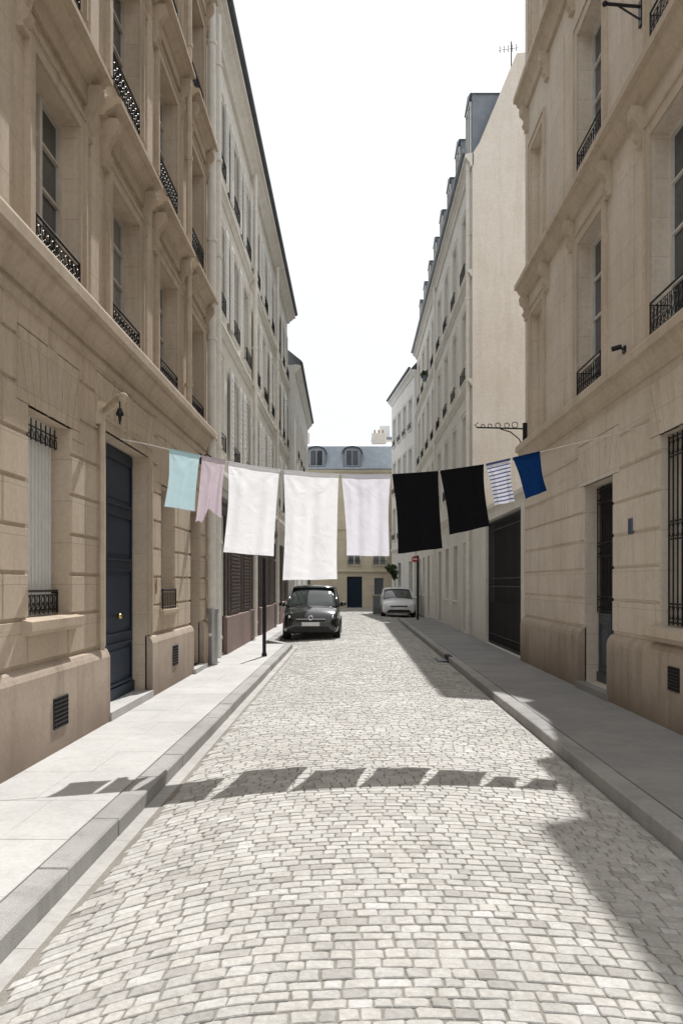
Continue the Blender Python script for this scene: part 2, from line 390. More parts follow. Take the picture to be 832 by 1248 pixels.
def vent(F, parent, u0,u1,v0,v1,w):
    mb = MB(); F.box(mb,u0,u1,v0,v1,w-.03,w+.004); o = mb.build('vent', M['dark'], parent)
    g = MB(); n = 7
    for i in range(n+1):
        u = u0+(u1-u0)*i/n; F.box(g,u-.005,u+.005,v0,v1,w+.004,w+.012)
        v = v0+(v1-v0)*i/n; F.box(g,u0,u1,v-.005,v+.005,w+.006,w+.014)
    g.build('vent_grating', M['iron'], o)
def pipe(F, parent, u, v0, v1, w, r, mat, name='downpipe'):
    mb = MB(); P = F.P
    mb.tube([P(u,v0,w),P(u,v1,w)], r, 10)
    v = v0+.4
    while v < v1:
        mb.tube([P(u,v-.03,w),P(u,v+.03,w)], r*1.25, 10); F.box(mb,u-.015,u+.015,v-.02,v+.02,-.02,w); v += 1.9
    return mb.build(name, M[mat], parent, False)

# ---------------------------------------------------------------- left near building
FL = Fr(-2.85,0, 0,1, 1,0)
b = thing('stone_building', 'tan stone building nearest on the left with navy door and carved window hoods', 'building', (-2.85,9,0))
L1S, L1E, L1H = 1.5, 16.0, 13.7
UW = [(7.28,8.5),(9.62,10.86),(11.98,13.2),(14.35,15.5)]
gw = [(7.16,8.26,1.38,3.25)]; g2 = (12.1,13.05,1.3,3.15)
dr = (9.36,11.35,.2,3.44); d2 = (14.3,15.25,.2,3.0)
FLV = [(4.68,6.42),(7.62,9.38),(10.55,12.2)]
ops = [gw[0], g2, dr, d2] + [(a,c,f0,f1) for (a,c) in UW for (f0,f1) in FLV]
mb = MB(); FL.wall(mb, L1S,L1E,0,L1H, ops, .22)
FL.rustic(mb, L1S,L1E,.98,4.2, [gw[0],g2,dr,d2,(6.92,8.5,3.25,3.9),(9.04,11.67,3.44,4.05),(11.9,13.25,3.15,3.85)], .403, 1.02, .024, .02)
FL.voussoir(mb, 7.16,8.26,3.25,3.9,.24,7,.026); FL.voussoir(mb, 9.36,11.35,3.44,4.05,.32,9,.026); FL.voussoir(mb,12.1,13.05,3.15,3.85,.2,5,.026)
for u in (6.6,8.98,11.42,13.78):
    for (v0,v1) in ((4.66,6.95),(7.4,9.85),(10.35,13.2)):
        FL.box(mb,u-.14,u+.14,v0,v1,-.02,.03)
mb.build('wall', M['l1'], b)
for (p,q) in ((L1S,9.36),(11.35,14.3),(15.25,L1E)):
    mb = MB(); FL.prof(mb,p,q,[(-.02,0),(.085,0),(.085,.86),(.07,.9),(.05,.94),(-.02,.97)])
    mb.build('plinth', M['l1p'], b)
mb = MB(); FL.prof(mb, L1S,L1E+.05, corn(4.22,4.62,.22)); FL.prof(mb,L1S,L1E+.02,[(-.02,4.08),(.05,4.08),(.06,4.15),(.03,4.2),(.03,4.23),(-.02,4.23)])
mb.build('cornice', M['l1t'], b)
mb = MB(); FL.prof(mb, L1S,L1E+.05, corn(13.2,13.7,.4)); mb.build('eaves_cornice', M['l1t'], b)
for (a,c) in UW:
    for (f0,f1) in FLV:
        mb = MB(); hv = f1+.54
        FL.prof(mb, a-.4, c+.4, corn(hv,hv+.2,.25))
        for u in (a-.25,c+.25): console(FL, mb, u, hv+.01, .13, .5, .2)
        FL.box(mb,a-.32,c+.32,hv-.2,hv+.002,-.02,.05)
        mb.build('window_hood', M['l1t'], b)
        window(FL, b, a,c,f0,f1,.2,'frameb',random.choice(['glass','glass2']), rail=.31, detail=2, sill=False, railw=.03, sur=(.13,.04))
mb = MB(); FL.box(mb,7.16,8.26,1.38,3.25,-.26,-.22)
for i in range(12): FL.box(mb, 7.19+i*.0885, 7.235+i*.0885, 1.42, 3.22, -.225, -.165)
for v in (1.38,3.19): FL.box(mb,7.16,8.26,v,v+.06,-.23,-.16)
sh = mb.build('shutter', M['shutter'], b)
railing(FL,7.2,8.22,1.4,.22,-.11,sh,2,'iron','guard_rail')
mb = MB(); P = FL.P
for i in range(9):
    u = 7.22+i*.12; mb.tube([P(u,3.02,-.12),P(u,3.22,-.12)],.007,4)
    mb.tube([P(u+.045*math.cos(t*math.pi/5),3.08+.045*math.sin(t*math.pi/5),-.115) for t in range(10)],.005,4,True)
mb.tube([P(7.18,3.04,-.12),P(8.24,3.04,-.12)],.008,4); mb.tube([P(7.18,3.15,-.12),P(8.24,3.15,-.12)],.008,4)
mb.build('iron_crest', M['iron'], sh)
mb = MB(); FL.prof(mb,7.02,8.4,[(-.02,1.24),(.07,1.24),(.11,1.28),(.11,1.36),(-.02,1.385)]); mb.build('sill', M['l1t'], b)
window(FL, b, *g2, .2, 'frameb','glass', rail=.3, detail=1)
d = panel_door(FL, b, 9.38,11.33,.22,3.42,.19,'navy',leaves=1)
mb = MB(); surround(FL, mb, 9.36,11.35,.98,3.44,.12,.035); mb.build('door_surround', M['l1t'], d)
mb = MB(); FL.box(mb,9.37,11.34,.0,.215,-.3,.1); mb.build('doorstep', M['slab'], b)
panel_door(FL, b, 14.32,15.23,.2,2.98,.16,'brown',handle=False)
mb = MB(); FL.box(mb,14.2,15.35,0,.2,-.25,.14); mb.build('doorstep', M['slab'], b)
vent(FL, b, 7.58,7.95,.34,.62,.085); vent(FL, b, 12.6,12.95,.42,.72,.085)
pipe(FL, b, 13.78, 4.62, 13.2, .1, .05, 'pipeb'); pipe(FL, b, 15.82, .3, 13.3, .13, .08, 'pipe')
mb = MB(); mb.tube([P(15.82,.12,.15),P(15.82,1.15,.15)],.095,12); mb.tube([P(15.82,1.1,.15),P(15.82,1.2,.15)],.11,12); mb.build('pipe_guard', M['galv'], b)
mb = MB(); mb.poly([P(L1S,13.72,.4),P(L1E,13.72,.4),P(L1E,16,-2),P(L1S,16,-2)]); mb.build('roof', M['zinc'], b)
mb = MB(); FL.box(mb,11.75,11.81,1.55,1.75,.018,.034); mb.build('door_bell', M['brass'], b)

BY = 8.25; PY = 9.1
t = thing('wall_bracket', 'thick beige pipe bracket jutting from the wall beside the top of the navy door', 'bracket', (-2.8,PY,1))
mb = MB(); X0 = -2.78
mb.tube([(X0,PY,.95),(X0,PY,3.56)], .032, 10)
mb.build('pipe', M['pipeb'], t, False)
mb = MB(); mb.tube([(-2.84,PY,3.58),(-2.72,PY-.06,3.59),(-2.36,BY+.08,3.57),(-2.31,BY,3.56)], .045, 12)
mb.tube([(-2.84,PY,3.46),(-2.8,PY,3.7)],.075,10); mb.build('arm', M['pipeb'], t, False)
mb = MB(); mb.ball((-2.305,BY-.01,3.557),.052); mb.build('arm_cap', M['l1t'], t, True)
t = thing('door_lamp', 'small black lamp hanging from the bracket over the navy door', 'lamp', (-2.34,BY,3.3))
mb = MB(); mb.tube([(-2.34,BY,3.53),(-2.34,BY,3.44)],.008,5); mb.tube([(-2.34,BY,3.45),(-2.34,BY,3.41),(-2.34,BY,3.38)],.05,10,rs=[.02,.038,.04]); mb.build('lamp_cap', M['iron'], t)
mb = MB(); mb.tube([(-2.34,BY,3.385),(-2.34,BY,3.33),(-2.34,BY,3.29)],.02,8,rs=[.02,.014,.006]); mb.build('line_shackle', M['iron'], t)
t = thing('globe_lamp', 'white globe lamp on a wall arm at the end of the tan stone building', 'lamp', (-2.75,15.2,3.9))
mb = MB(); mb.tube([(-2.82,15.2,4.0),(-2.7,15.2,4.08),(-2.62,15.2,4.02),(-2.62,15.2,3.93)],.015,6); mb.box(-2.86,-2.8,15.14,15.26,3.9,4.1); mb.build('lamp_arm', M['iron'], t)
mb = MB(); mb.ball((-2.62,15.2,3.84),.12,n=16,m=12); mb.build('globe', M['lampw'], t, True)

# ---------------------------------------------------------------- further buildings
def far_building(F, root, u0,u1,H, cols, rows, wm, tm, w=1.0, rec=.22, gops=(), ledges=(), railh=.3, fm='frame', det=0, eave=.35, roofm='zincd', back=8.0, shutters=False, bars=2):
    ops = [(c-w/2,c+w/2,a,bb) for c in cols for (a,bb) in rows] + [g[:4] for g in gops]
    mb = MB(); F.wall(mb,u0,u1,0,H,ops,rec,back); mb.build('wall', M[wm], root)
    for (v,h,p) in ledges:
        mb = MB(); F.prof(mb,u0+.002,u1+.05,corn(v,v+h,p)); mb.build('cornice', M[tm], root)
    mb = MB(); F.prof(mb,u0-.02,u1+.08,corn(H-.35,H,eave)); mb.build('eaves_cornice', M[tm], root)
    mb = MB(); mb.tube([F.P(u0-.05,H+.06,eave+.03),F.P(u1+.1,H+.06,eave+.03)],.075,8)
    mb.build('gutter', M[roofm], root)
    for c in cols:
        for (a,bb) in rows:
            o = window(F,root,c-w/2,c+w/2,a,bb,rec-.04,fm,random.choice(['glass','glass2','glass2']),rail=railh,bars=bars,detail=1,sill=True,sillm=tm,railw=.1,sur=(.1,.03))
            if shutters and random.random() < .75:
                for s in (-1,1):
                    m_ = MB(); e = c+s*w/2
                    x0, x1 = sorted((e+s*.02, e+s*.4))
                    F.box(m_,x0,x1,a,bb,.075,.105)
                    n = 16
                    for k in range(n):
                        vv = a+.05+(bb-a-.1)*k/n; F.box(m_,x0+.04,x1-.04,vv,vv+.04,.1,.118)
                    m_.build('shutter', M['shutter'], o)
L2E = 35.6
b = thing('apartment_building', 'pale apartment building with brown shopfronts, second on the left behind the tan stone one', 'building', (-2.85,27,0))
cols = [17.3+i*2.2 for i in range(9)]
cols[-1] = 34.7
gops = []
for i in range(9):
    gops.append((cols[i]-.75,cols[i]+.75,.16 if i%3==0 else .98,3.15))
far_building(FL, b, 16.02,L2E,13.3,cols,[(4.5,6.5),(7.45,9.4),(10.35,12.1)],'cream','cream',1.0,.24,gops,[(3.75,.28,.18),(7.0,.2,.12),(9.95,.2,.12)],.34,shutters=True)
for i,g in enumerate(gops):
    if i%3==0: panel_door(FL,b,g[0]+.01,g[1]-.01,g[2],g[3]-.01,.08,'brown',2,False)
    else:
        mb = MB(); FL.box(mb,g[0],g[1],g[2],g[3],-.12,.04)
        for k in range(24): FL.box(mb,g[0]+.06,g[1]-.06,g[2]+.05+k*.086,g[2]+.1+k*.086,.03,.07)
        mb.build('louvred_shutter', M['brown'], b)
    if i < 6:
        mb = MB(); FL.box(mb,g[0]-.2,g[0]-.002,.97,3.2,-.02,.05); FL.box(mb,g[1]+.002,g[1]+.2,.97,3.2,-.02,.05); FL.prof(mb,g[0]-.3,g[1]+.3,corn(3.16,3.5,.16)); mb.build('shopfront_frame', M['brown'], b)
e = 16.03
segs = []
for i,g in enumerate(gops):
    if i%3==0:
        segs.append((e,g[0])); e = g[1]
segs.append((e,L2E-.05))
for p,q in segs:
    mb = MB(); FL.prof(mb,p,q,[(-.02,0),(.09,0),(.09,.93),(-.02,.968)]); mb.build('plinth', M['maroon'], b)
for u,r in ((16.35,.085),(22.75,.06),(29.4,.06)): pipe(FL,b,u,.2,13.0,.15,r,'pipe')
mb = MB(); mb.poly([P(15.95,13.42,.42),P(L2E+.1,13.42,.42),P(L2E+.1,17,-2.4),P(15.95,17,-2.4)]); mb.poly([P(15.95,13.36,.42),P(L2E+.1,13.36,.42),P(L2E+.1,13.36,-.5),P(15.95,13.36,-.5)])
mb.prism([P(15.95,13.3,-7),P(15.95,13.35,.3),P(15.95,17,-2.4),P(15.95,17,-7)],[P(16.0,13.3,-7),P(16.0,13.35,.3),P(16.0,17,-2.4),P(16.0,17,-7)])
mb.build('roof', M['zincd'], b)
for u in (24,33):
    mb = MB(); FL.box(mb,u,u+1.4,13.4,17.6,-3.2,-2.4); ch = mb.build('chimney', M['cream'], b)
FL3 = Fr(-2.1,0, -.012,1, 1,0)
b = thing('white_building', 'low white building third on the left, at the far end past the dark car', 'building', (-2.6,43,0))
far_building(FL3, b, 35.8,49,11.2,[37.3,39.7,42.1,44.5,46.9],[(4.3,6.0),(7.3,9.1)],'white','white',1.0,.22,[(36.8,38,.9,3),(41.5,42.7,.1,3)],[(3.6,.2,.12)],.3,eave=.25)
for g in [(36.8,38,.9,3),(41.5,42.7,.1,3)]: panel_door(FL3,b,g[0],g[1],g[2],g[3],.2,'greyd',2,False)
mb = MB(); Q = FL3.P; mb.poly([Q(35.7,11.35,.3),Q(49,11.35,.3),Q(49,13.2,-2),Q(35.7,13.2,-2)]); mb.build('roof', M['zincd'], b)

# ---------------------------------------------------------------- right near building
FR = Fr(3.5,0, 0,1, -1,0); P = FR.P
b = thing('stone_building', 'pale limestone building nearest on the right with grilled door and tall balconette windows', 'building', (3.5,9,0))
S,E,H = 1.5,16.7,14.4
UW = [(8.4,9.62),(11.5,12.75)]
FLV = [(4.56,6.95),(7.95,10.2),(11.75,13.5)]
nich = [(15.1,16.1)]
gw = (8.15,9.33,1.2,3.38); dr = (11.02,12.4,.22,3.15)
ops = [gw,dr]+[(a,c,f0,f1) for (a,c) in UW for (f0,f1) in FLV]+[(a,c,f0,f1) for (a,c) in nich for (f0,f1) in FLV]
mb = MB(); FR.wall(mb,S,E,0,H,ops,.26)
FR.rustic(mb,S,E,1.04,4.05,[gw,dr,(7.85,9.63,3.38,4.05),(10.74,12.68,3.15,3.79)],.43,1.35,.022,.02)
FR.voussoir(mb,8.15,9.33,3.38,4.03,.3,7,.024); FR.voussoir(mb,11.02,12.4,3.15,3.79,.28,7,.024)
for (a,c) in nich:
    for (f0,f1) in FLV: FR.box(mb,a-.01,c+.01,f0-.01,f1+.01,-.3,-.14)
for u in (7.2,10.55,13.9):
    for (v0,v1) in ((4.5,7.1),(7.84,10.8),(11.62,13.9)):
        FR.box(mb,u-.3,u+.3,v0,v1,-.02,.025)
mb.build('wall', M['r1'], b)
for (p,q) in ((S,11.02),(12.4,E)):
    mb = MB(); FR.prof(mb,p,q,[(-.02,0),(.1,0),(.1,.88),(.085,.94),(.05,.99),(-.02,1.03)])
    mb.build('plinth', M['r1p'], b)
for (v0,v1,p) in ((4.12,4.48,.2),(7.42,7.78,.22),(11.2,11.6,.24),(14.0,14.4,.3)):
    mb = MB(); FR.prof(mb,S,E+.03,corn(v0,v1,p)); mb.build('cornice', M['r1t'], b)
for (a,c) in nich:
    for (f0,f1) in FLV:
        mb = MB(); surround(FR,mb,a,c,f0,f1,.13,.03); mb.build('blind_window', M['r1t'], b)
for u in [x for (a,c) in UW for x in (a-.3,c+.3)]+[14.75,16.45]:
    for v in (7.42,11.2):
        mb = MB(); console(FR,mb,u,v+.01,.14,.42,.17); mb.build('console', M['r1t'], b)
for (a,c) in UW:
    for (f0,f1) in FLV: window(FR,b,a,c,f0,f1,.24,'frame',random.choice(['glass','glass2']),rail=.4,detail=2,sill=False,railw=.03,bars=3,sillm='r1t',sur=(.15,.03))
w = window(FR,b,*gw,.24,'frame','glass',rail=0,sill=False,sillm='r1t'); grille(FR,w,8.17,9.31,1.22,3.36,-.08,9)
mb = MB(); FR.prof(mb,8.0,9.5,[(-.02,1.04),(.08,1.04),(.16,1.1),(.16,1.19),(-.02,1.205)]); mb.build('sill', M['r1t'], w)
panel_door(FR,b,11.03,12.39,.22,1.25,.2,'gdoor',2,False,rows=((.18,.88),))
mb = MB(); FR.box(mb,11.02,12.4,1.25,3.14,-.3,-.24); o = mb.build('door_light', M['dark'], b)
grille(FR,o,11.06,12.36,1.25,3.12,-.18,11)
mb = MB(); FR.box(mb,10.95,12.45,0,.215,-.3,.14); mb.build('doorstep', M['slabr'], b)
vent(FR,b,8.55,8.85,.55,.8,.1)
mb = MB(); mb.poly([P(S,14.42,.3),P(E,14.42,.3),P(E,14.6,-3),P(S,14.6,-3)]); mb.build('roof', M['zinc'], b)
t = thing('number_plaque', 'small blue enamel plaque on the pale right wall beside the grilled door', 'plaque', (3.48,10.3,2.4))
mb = MB(); FR.box(mb,10.22,10.35,2.31,2.5,.015,.034); mb.build('plate', M['blue'], t)
mb = MB()
for q in ((10.22,10.35,2.306,2.312),(10.22,10.35,2.498,2.504),(10.217,10.223,2.312,2.498),(10.347,10.353,2.312,2.498)): FR.box(mb,*q,.017,.036)
mb.build('plate_border', M['greyd'], t)
t = thing('spotlight', 'small black spotlight stuck on the pale right wall above the lower cornice', 'lamp', (3.45,10.5,4.7))
mb = MB(); FR.box(mb,10.45,10.55,4.64,4.72,-.01,.05); mb.tube([P(10.5,4.68,.03),P(10.5,4.7,.09)],.01,5); mb.build('mount', M['iron'], t)
mb = MB(); mb.tube([P(10.5,4.72,.07),P(10.52,4.69,.19)],.032,10); mb.build('lamp_head', M['iron'], t)
t = thing('iron_bracket', 'ornate black iron bracket jutting from the far corner of the pale right building', 'bracket', (3.5,16.5,4.8))
mb = MB(); y = 16.45; z0 = 4.78
mb.tube([(3.52,y,z0),(2.48,y,z0+.03)],.016,6); mb.tube([(3.4,y,z0-.34),(3.32,y,z0-.2),(3.15,y,z0-.06),(2.95,y,z0)],.012,6); mb.tube([(3.42,y,z0-.36),(3.42,y,z0+.1)],.016,6)
for cx,r in ((3.24,.06),(3.08,.05),(2.9,.05),(2.74,.04),(2.6,.035)): mb.tube([(cx+r*math.cos(k*math.pi/6),y,z0+.02+r+r*math.sin(k*math.pi/6)) for k in range(12)],.009,5,True)
mb.tube([(2.48,y,z0+.03),(2.44,y,z0+.08),(2.5,y,z0+.12)],.012,5)
mb.build('arm', M['iron'], t)
mb = MB(); mb.box(3.4,3.51,y-.03,y+.03,z0-.4,z0+.12); mb.build('wall_plate', M['iron'], t)
t = thing('iron_bracket', 'thin black iron arm high on the pale right wall at the top of the picture', 'bracket', (3.5,9.95,8.68))
mb = MB(); mb.tube([(3.52,9.95,8.68),(3.05,9.95,8.72)],.02,6); mb.tube([(3.52,9.95,8.5),(3.2,9.95,8.7)],.012,6); mb.ball((3.05,9.95,8.72),.035); mb.build('arm', M['iron'], t)
mb = MB(); mb.box(3.47,3.51,9.9,10.0,8.45,8.76); mb.build('wall_plate', M['iron'], t)

# ---------------------------------------------------------------- gate wall
GY = 24.1
b = thing('gate_wall', 'low stone wall with tall dark iron gate between the two right hand buildings', 'gate', (3.5,19.3,0))
mb = MB(); FR.wall(mb,16.72,GY-.02,0,3.6,[(17.15,21.7,.12,3.3)],.16,.5); FR.prof(mb,16.72,GY-.02,[(.05,3.56),(.05,3.66),(-.5,3.66),(-.5,3.56)])
mb.build('wall', M['cream'], b)
mb = MB(); FR.box(mb,17.15,21.7,.12,1.2,-.14,-.11); FR.box(mb,17.15,21.7,.12,3.3,-.29,-.24); mb.build('gate_panel', M['gatep'], b)
grille(FR,b,17.2,19.4,.15,3.26,-.08,17,'gate_leaf',True); grille(FR,b,19.44,21.65,.15,3.26,-.08,17,'gate_leaf',True)

# ---------------------------------------------------------------- right second building
RX = 3.5
FR2 = Fr(RX,0, 0,1, -1,0); Q = FR2.P; RH = 14.3
b = thing('apartment_building', 'cream apartment building with zinc dormers and a big blank gable, second on the right', 'building', (RX,33,0))
cols = [25.6+i*2.5 for i in range(8)]
gops = [(c-.55,c+.55,.14 if i in (0,3,5) else 1.1,2.95) for i,c in enumerate(cols)]
far_building(FR2,b,GY,45,RH,cols,[(4.75,6.9),(7.9,10.1),(11.1,13.1)],'cream','cream',1.05,.22,gops,[(3.8,.25,.16),(7.5,.2,.12),(10.7,.2,.12)],.36,eave=.22,roofm='zinc',shutters=False)
for i,g in enumerate(gops):
    if i in (0,3,5): panel_door(FR2,b,g[0],g[1],g[2],g[3],.2,'brown' if i else 'frameb',2,False)
    else: window(FR2,b,*g,.2,'frameb','glass',rail=0,sillm='cream')
prof = [(RX,RH),(RX+.2,RH+.3),(RX+1.3,17.25),(9,17.6),(12,16),(12,RH)]
mb = MB()
mb.prism([(x,GY,z) for x,z in prof],[(x,GY+.25,z) for x,z in prof])
gp = [(RX+.002,.0),(RX+.002,RH+.002),(12,RH+.002),(12,0)]
mb.prism([(x,GY-.02,z) for x,z in gp],[(x,GY+.02,z) for x,z in gp])
mb.build('gable_wall', M['gable'], b)
mb = MB(); rp = [(RX+.05,RH+.05),(RX+1.2,17.0),(9,17.4),(12,15.8),(12,RH+.05)]
mb.prism([(x,GY+.25,z) for x,z in rp],[(x,45,z) for x,z in rp]); roof = mb.build('roof', M['zinc'], b)
for i in range(8):
    u = 24.6+i*2.55
    mb = MB(); mb.box(RX+.07,RX+1.5,u,u+1.2,RH+.1,16.35); mb.prism([(RX,u-.06,16.35),(RX,u+1.26,16.35),(RX,u+.6,16.6)],[(RX+1.5,u-.06,16.35),(RX+1.5,u+1.26,16.35),(RX+1.5,u+.6,16.6)])
    d = mb.build('dormer', M['zinc'], b)
    g_ = MB(); g_.box(RX+.045,RX+.065,u+.16,u+1.04,RH+.3,16.2); g_.build('dormer_window', M['glass'], d)
    g_ = MB()
    for q in ((u+.1,u+.16,RH+.25,16.25),(u+1.04,u+1.1,RH+.25,16.25),(u+.57,u+.63,RH+.3,16.2)): g_.box(RX+.02,RX+.06,*q)
    g_.box(RX+.02,RX+.058,u+.1,u+1.1,16.18,16.25)
    g_.build('dormer_frame', M['frame'], d)
for u in (29,36,43):
    mb = MB(); mb.box(5.9,6.7,u,u+1.8,16.5,18.6); ch = mb.build('chimney', M['gable'], b)
    for k in range(5):
        mb = MB(); mb.tube([(6.3,u+.2+k*.35,18.58),(6.3,u+.2+k*.35,19.0)],.1,8,rs=[.11,.085]); mb.build('chimney_pot', M['terracotta'], ch)
pipe(FR2,b,GY+.2,.2,RH-.2,.1,.065,'pipe'); pipe(FR2,b,34.3,.2,RH-.2,.1,.05,'pipe')
t = thing('roof_antenna', 'thin television aerial on top of the blank gable on the right', 'antenna', (4.75,24.5,17.2))
ax, ay, az = 4.72, 24.5, 17.15
mb = MB(); mb.tube([(ax,ay,az-.1),(ax,ay,az+.7)],.018,5); mb.build('mast', M['iron'], t)
mb = MB(); mb.tube([(ax-.38,ay,az+.45),(ax+.2,ay,az+.53)],.014,4)
for k in range(5): mb.tube([(ax-.34+k*.12,ay,az+.36+k*.015),(ax-.34+k*.12,ay,az+.56+k*.015)],.011,4)
mb.build('aerial', M['iron'], t)
du = Vector((2.5-3.35, 53-45.05)).normalized()
FR3 = Fr(3.35,45.05, du.x,du.y, -abs(du.y),-abs(du.x)); Q3 = FR3.P
b = thing('white_building', 'narrow white building third on the right at the far end of the street', 'building', (3.1,49,0))
far_building(FR3,b,0,8.0,13.4,[1.1,3.0,4.9,6.8],[(4.4,6.3),(7.3,9.2),(10.3,12)],'white','white',1.0,.2,[(.6,1.7,.1,2.9),(4.4,5.5,1,2.9)],[(3.6,.22,.12)],.3,eave=.25,roofm='zincd')
for g in [(.6,1.7,.1,2.9),(4.4,5.5,1,2.9)]: panel_door(FR3,b,g[0],g[1],g[2],g[3],.18,'greyd',2,False)
mb = MB(); mb.prism([Q3(0,13.42,.2),Q3(0,15.0,-1.2),Q3(0,15.2,-7),Q3(0,13.42,-7)],[Q3(8.0,13.42,.2),Q3(8.0,15.0,-1.2),Q3(8.0,15.2,-7),Q3(8.0,13.42,-7)]); mb.build('roof', M['zincd'], b)
mb = MB(); mb.box(3.9,5.0,47,47.8,14.2,16.6); mb.build('chimney', M['white'], b)

# ---------------------------------------------------------------- end building
FE = Fr(0,54, 1,0, 0,-1); PE = FE.P
b = thing('yellow_building', 'pale yellow stone building with slate blue mansard closing the end of the street', 'building', (0,54,0))
cols = [-6.6,-4.95,-3.3,-1.65,.08,1.75,3.4,5.05]
gops = [(-.4,.6,.05,2.1),(1.4,2.0,.9,2.0),(-3.7,-2.8,.9,2.1)]
far_building(FE,b,-9,9,9.1,cols,[(2.85,4.5),(5.6,7.6)],'yellow','yellow',.85,.2,gops,[(2.3,.2,.15),(5.1,.18,.12)],.32,eave=.3,roofm='zincl',back=7)
for i,g in enumerate(gops): panel_door(FE,b,g[0],g[1],g[2],g[3],.16,'navy' if i==0 else 'greyd',2,False)
rp = [(.1,9.15),(-.7,10.8),(-3.5,11.5),(-6,9.15)]
mb = MB(); mb.prism([PE(-9,z,w) for w,z in rp],[PE(9,z,w) for w,z in rp]); mb.build('roof', M['zincl'], b)
for c in (-6.8,-4.6,-2.4,-.05,4.6):
    mb = MB()
    arc = [(c-.6,9.2),(c+.6,9.2),(c+.6,10.25)]+[(c+.6*math.cos(k*math.pi/8),10.25+.38*math.sin(k*math.pi/8)) for k in range(1,8)]+[(c-.6,10.25)]
    mb.prism([PE(x,z,.02) for x,z in arc],[PE(x,z,-2) for x,z in arc]); d = mb.build('dormer', M['zinc'], b)
    mb = MB(); arc2 = [(c+.68*math.cos(k*math.pi/8),10.25+.45*math.sin(k*math.pi/8)) for k in range(0,9)]; arc3 = [(c+.58*math.cos(k*math.pi/8),10.25+.36*math.sin(k*math.pi/8)) for k in reversed(range(0,9))]
    mb.prism([PE(x,z,.1) for x,z in arc2+arc3],[PE(x,z,-2) for x,z in arc2+arc3]); mb.build('dormer_hood', M['zincd'], d)
    g_ = MB(); FE.box(g_,c-.4,c+.4,9.4,10.4,.02,.035); g_.build('dormer_window', M['glass'], d)
    g_ = MB(); FE.box(g_,c-.025,c+.025,9.4,10.4,.035,.06); FE.box(g_,c-.45,c+.45,10.39,10.44,.02,.058); FE.box(g_,c-.45,c+.45,9.35,9.4,.02,.058)
    for s in (-1,1): FE.box(g_,c+s*.42-.03,c+s*.42+.03,9.37,10.42,.02,.06)
    g_.build('dormer_frame', M['zincl'], d)
for u in (-4,1.3):
    mb = MB(); FE.box(mb,u,u+1.0,10.9,12.0,-3,-2.5); ch = mb.build('chimney', M['gable'], b)
    for k in range(3):
        mb = MB(); mb.tube([PE(u+.2+k*.28,11.98,-2.75),PE(u+.2+k*.28,12.25,-2.75)],.06,6); mb.build('chimney_pot', M['terracotta'], ch)
b = thing('white_building', 'plain white block with chimney rising behind the yellow building', 'building', (3.4,68,0))
mb = MB(); mb.box(1.6,7,66,74,0,13.2); mb.build('wall', M['white'], b)
mb = MB(); mb.box(1.5,7.1,65.9,74.1,13.2,13.4); mb.build('roof', M['zinc'], b)
mb = MB(); mb.box(2.2,3.0,67,68,13.4,14.5); mb.build('chimney', M['white'], b)

# ---------------------------------------------------------------- ground
def camber(x): return .065*(1-((x-.22)/1.85)**2)
LK, RK = -1.56, 2.02
mb = MB(); mb.poly([(-400,-400,-.08),(400,-400,-.08),(400,600,-.08),(-400,600,-.08)]); struct(mb.build('ground', M['gutterm']))
mb = MB()
xs = [-3.2+i*.25 for i in range(28)]
for i in range(len(xs)-1):
    a, c = xs[i], xs[i+1]
    za = camber(a)-.0068 if -1.65<a<2.1 else -.03; zc = camber(c)-.0068 if -1.65<c<2.1 else -.03
    for y0,y1 in ((-2,12),(12,30),(30,53.9)):
        mb.poly([(a,y0,za),(c,y0,zc),(c,y1,zc),(a,y1,za)])
struct(mb.build('road_bed', M['bed'], None, True, True))
V = []; Fc = []; rn = []
def arch(x): return -.3*((x-.3)/1.8)**2 - (.3*(x+.35)**2 if x < -.35 else 0)
def wob(x, row): return .007*math.sin(x*1.9+row*.37)+.004*math.sin(x*5.3+row*1.7)
def sett(x0,x1,y0,y1,detail,r0,r1):
    j = lambda s: random.uniform(-s,s)
    g = .0028
    cx, cy = (x0+x1)/2, (y0+y1)/2
    dz = j(.0025); tx, ty = j(.022), j(.026)
    def ring(ins, z, cut):
        a, c, p, q = x0+g+ins, x1-g-ins, y0+g+ins, y1-g-ins
        return [(x,y,z) for (x,y) in ((a+cut,p),(c-cut,p),(c,p+cut),(c,q-cut),(c-cut,q),(a+cut,q),(a,q-cut),(a,p+cut))]
    jj = [(j(.0045),j(.0045)) for _ in range(8)]
    sk = j(.06)
    base = len(V); r = random.random()
    ct = random.uniform(.004,.009)
    rings = [(0,-.03,ct),(.0012,-.0042,ct),(.0055,0,ct+.002)] if detail else [(0,-.025,.006),(.004,0,.006)]
    for ins,z,cut in rings:
        for k,(x,y,zz) in enumerate(ring(ins,z,cut)):
            t = (y-y0)/(y1-y0)
            x += jj[k][0]+sk*(y-cy); y += jj[k][1]
            yy = y+arch(x)+wob(x,r0)*(1-t)+wob(x,r1)*t
            V.append((x,yy,camber(x)+zz+dz+(tx*(x-cx)+ty*(y-cy) if zz>-.02 else 0)))
    n = len(rings)
    for i in range(n-1):
        for k in range(8):
            l = (k+1)%8; Fc.append((base+i*8+k,base+i*8+l,base+(i+1)*8+l,base+(i+1)*8+k)); rn.append(r)
    if detail:
        x = cx+j(.01); V.append((x,cy+j(.01)+arch(x)+(wob(x,r0)+wob(x,r1))/2,camber(x)+dz+random.uniform(-.0005,.0016))); ci = len(V)-1
        for k in range(8): Fc.append((base+(n-1)*8+k,base+(n-1)*8+(k+1)%8,ci)); rn.append(r)
    else: Fc.append(tuple(base+(n-1)*8+k for k in range(8))); rn.append(r)
y = 1.2; row = 0
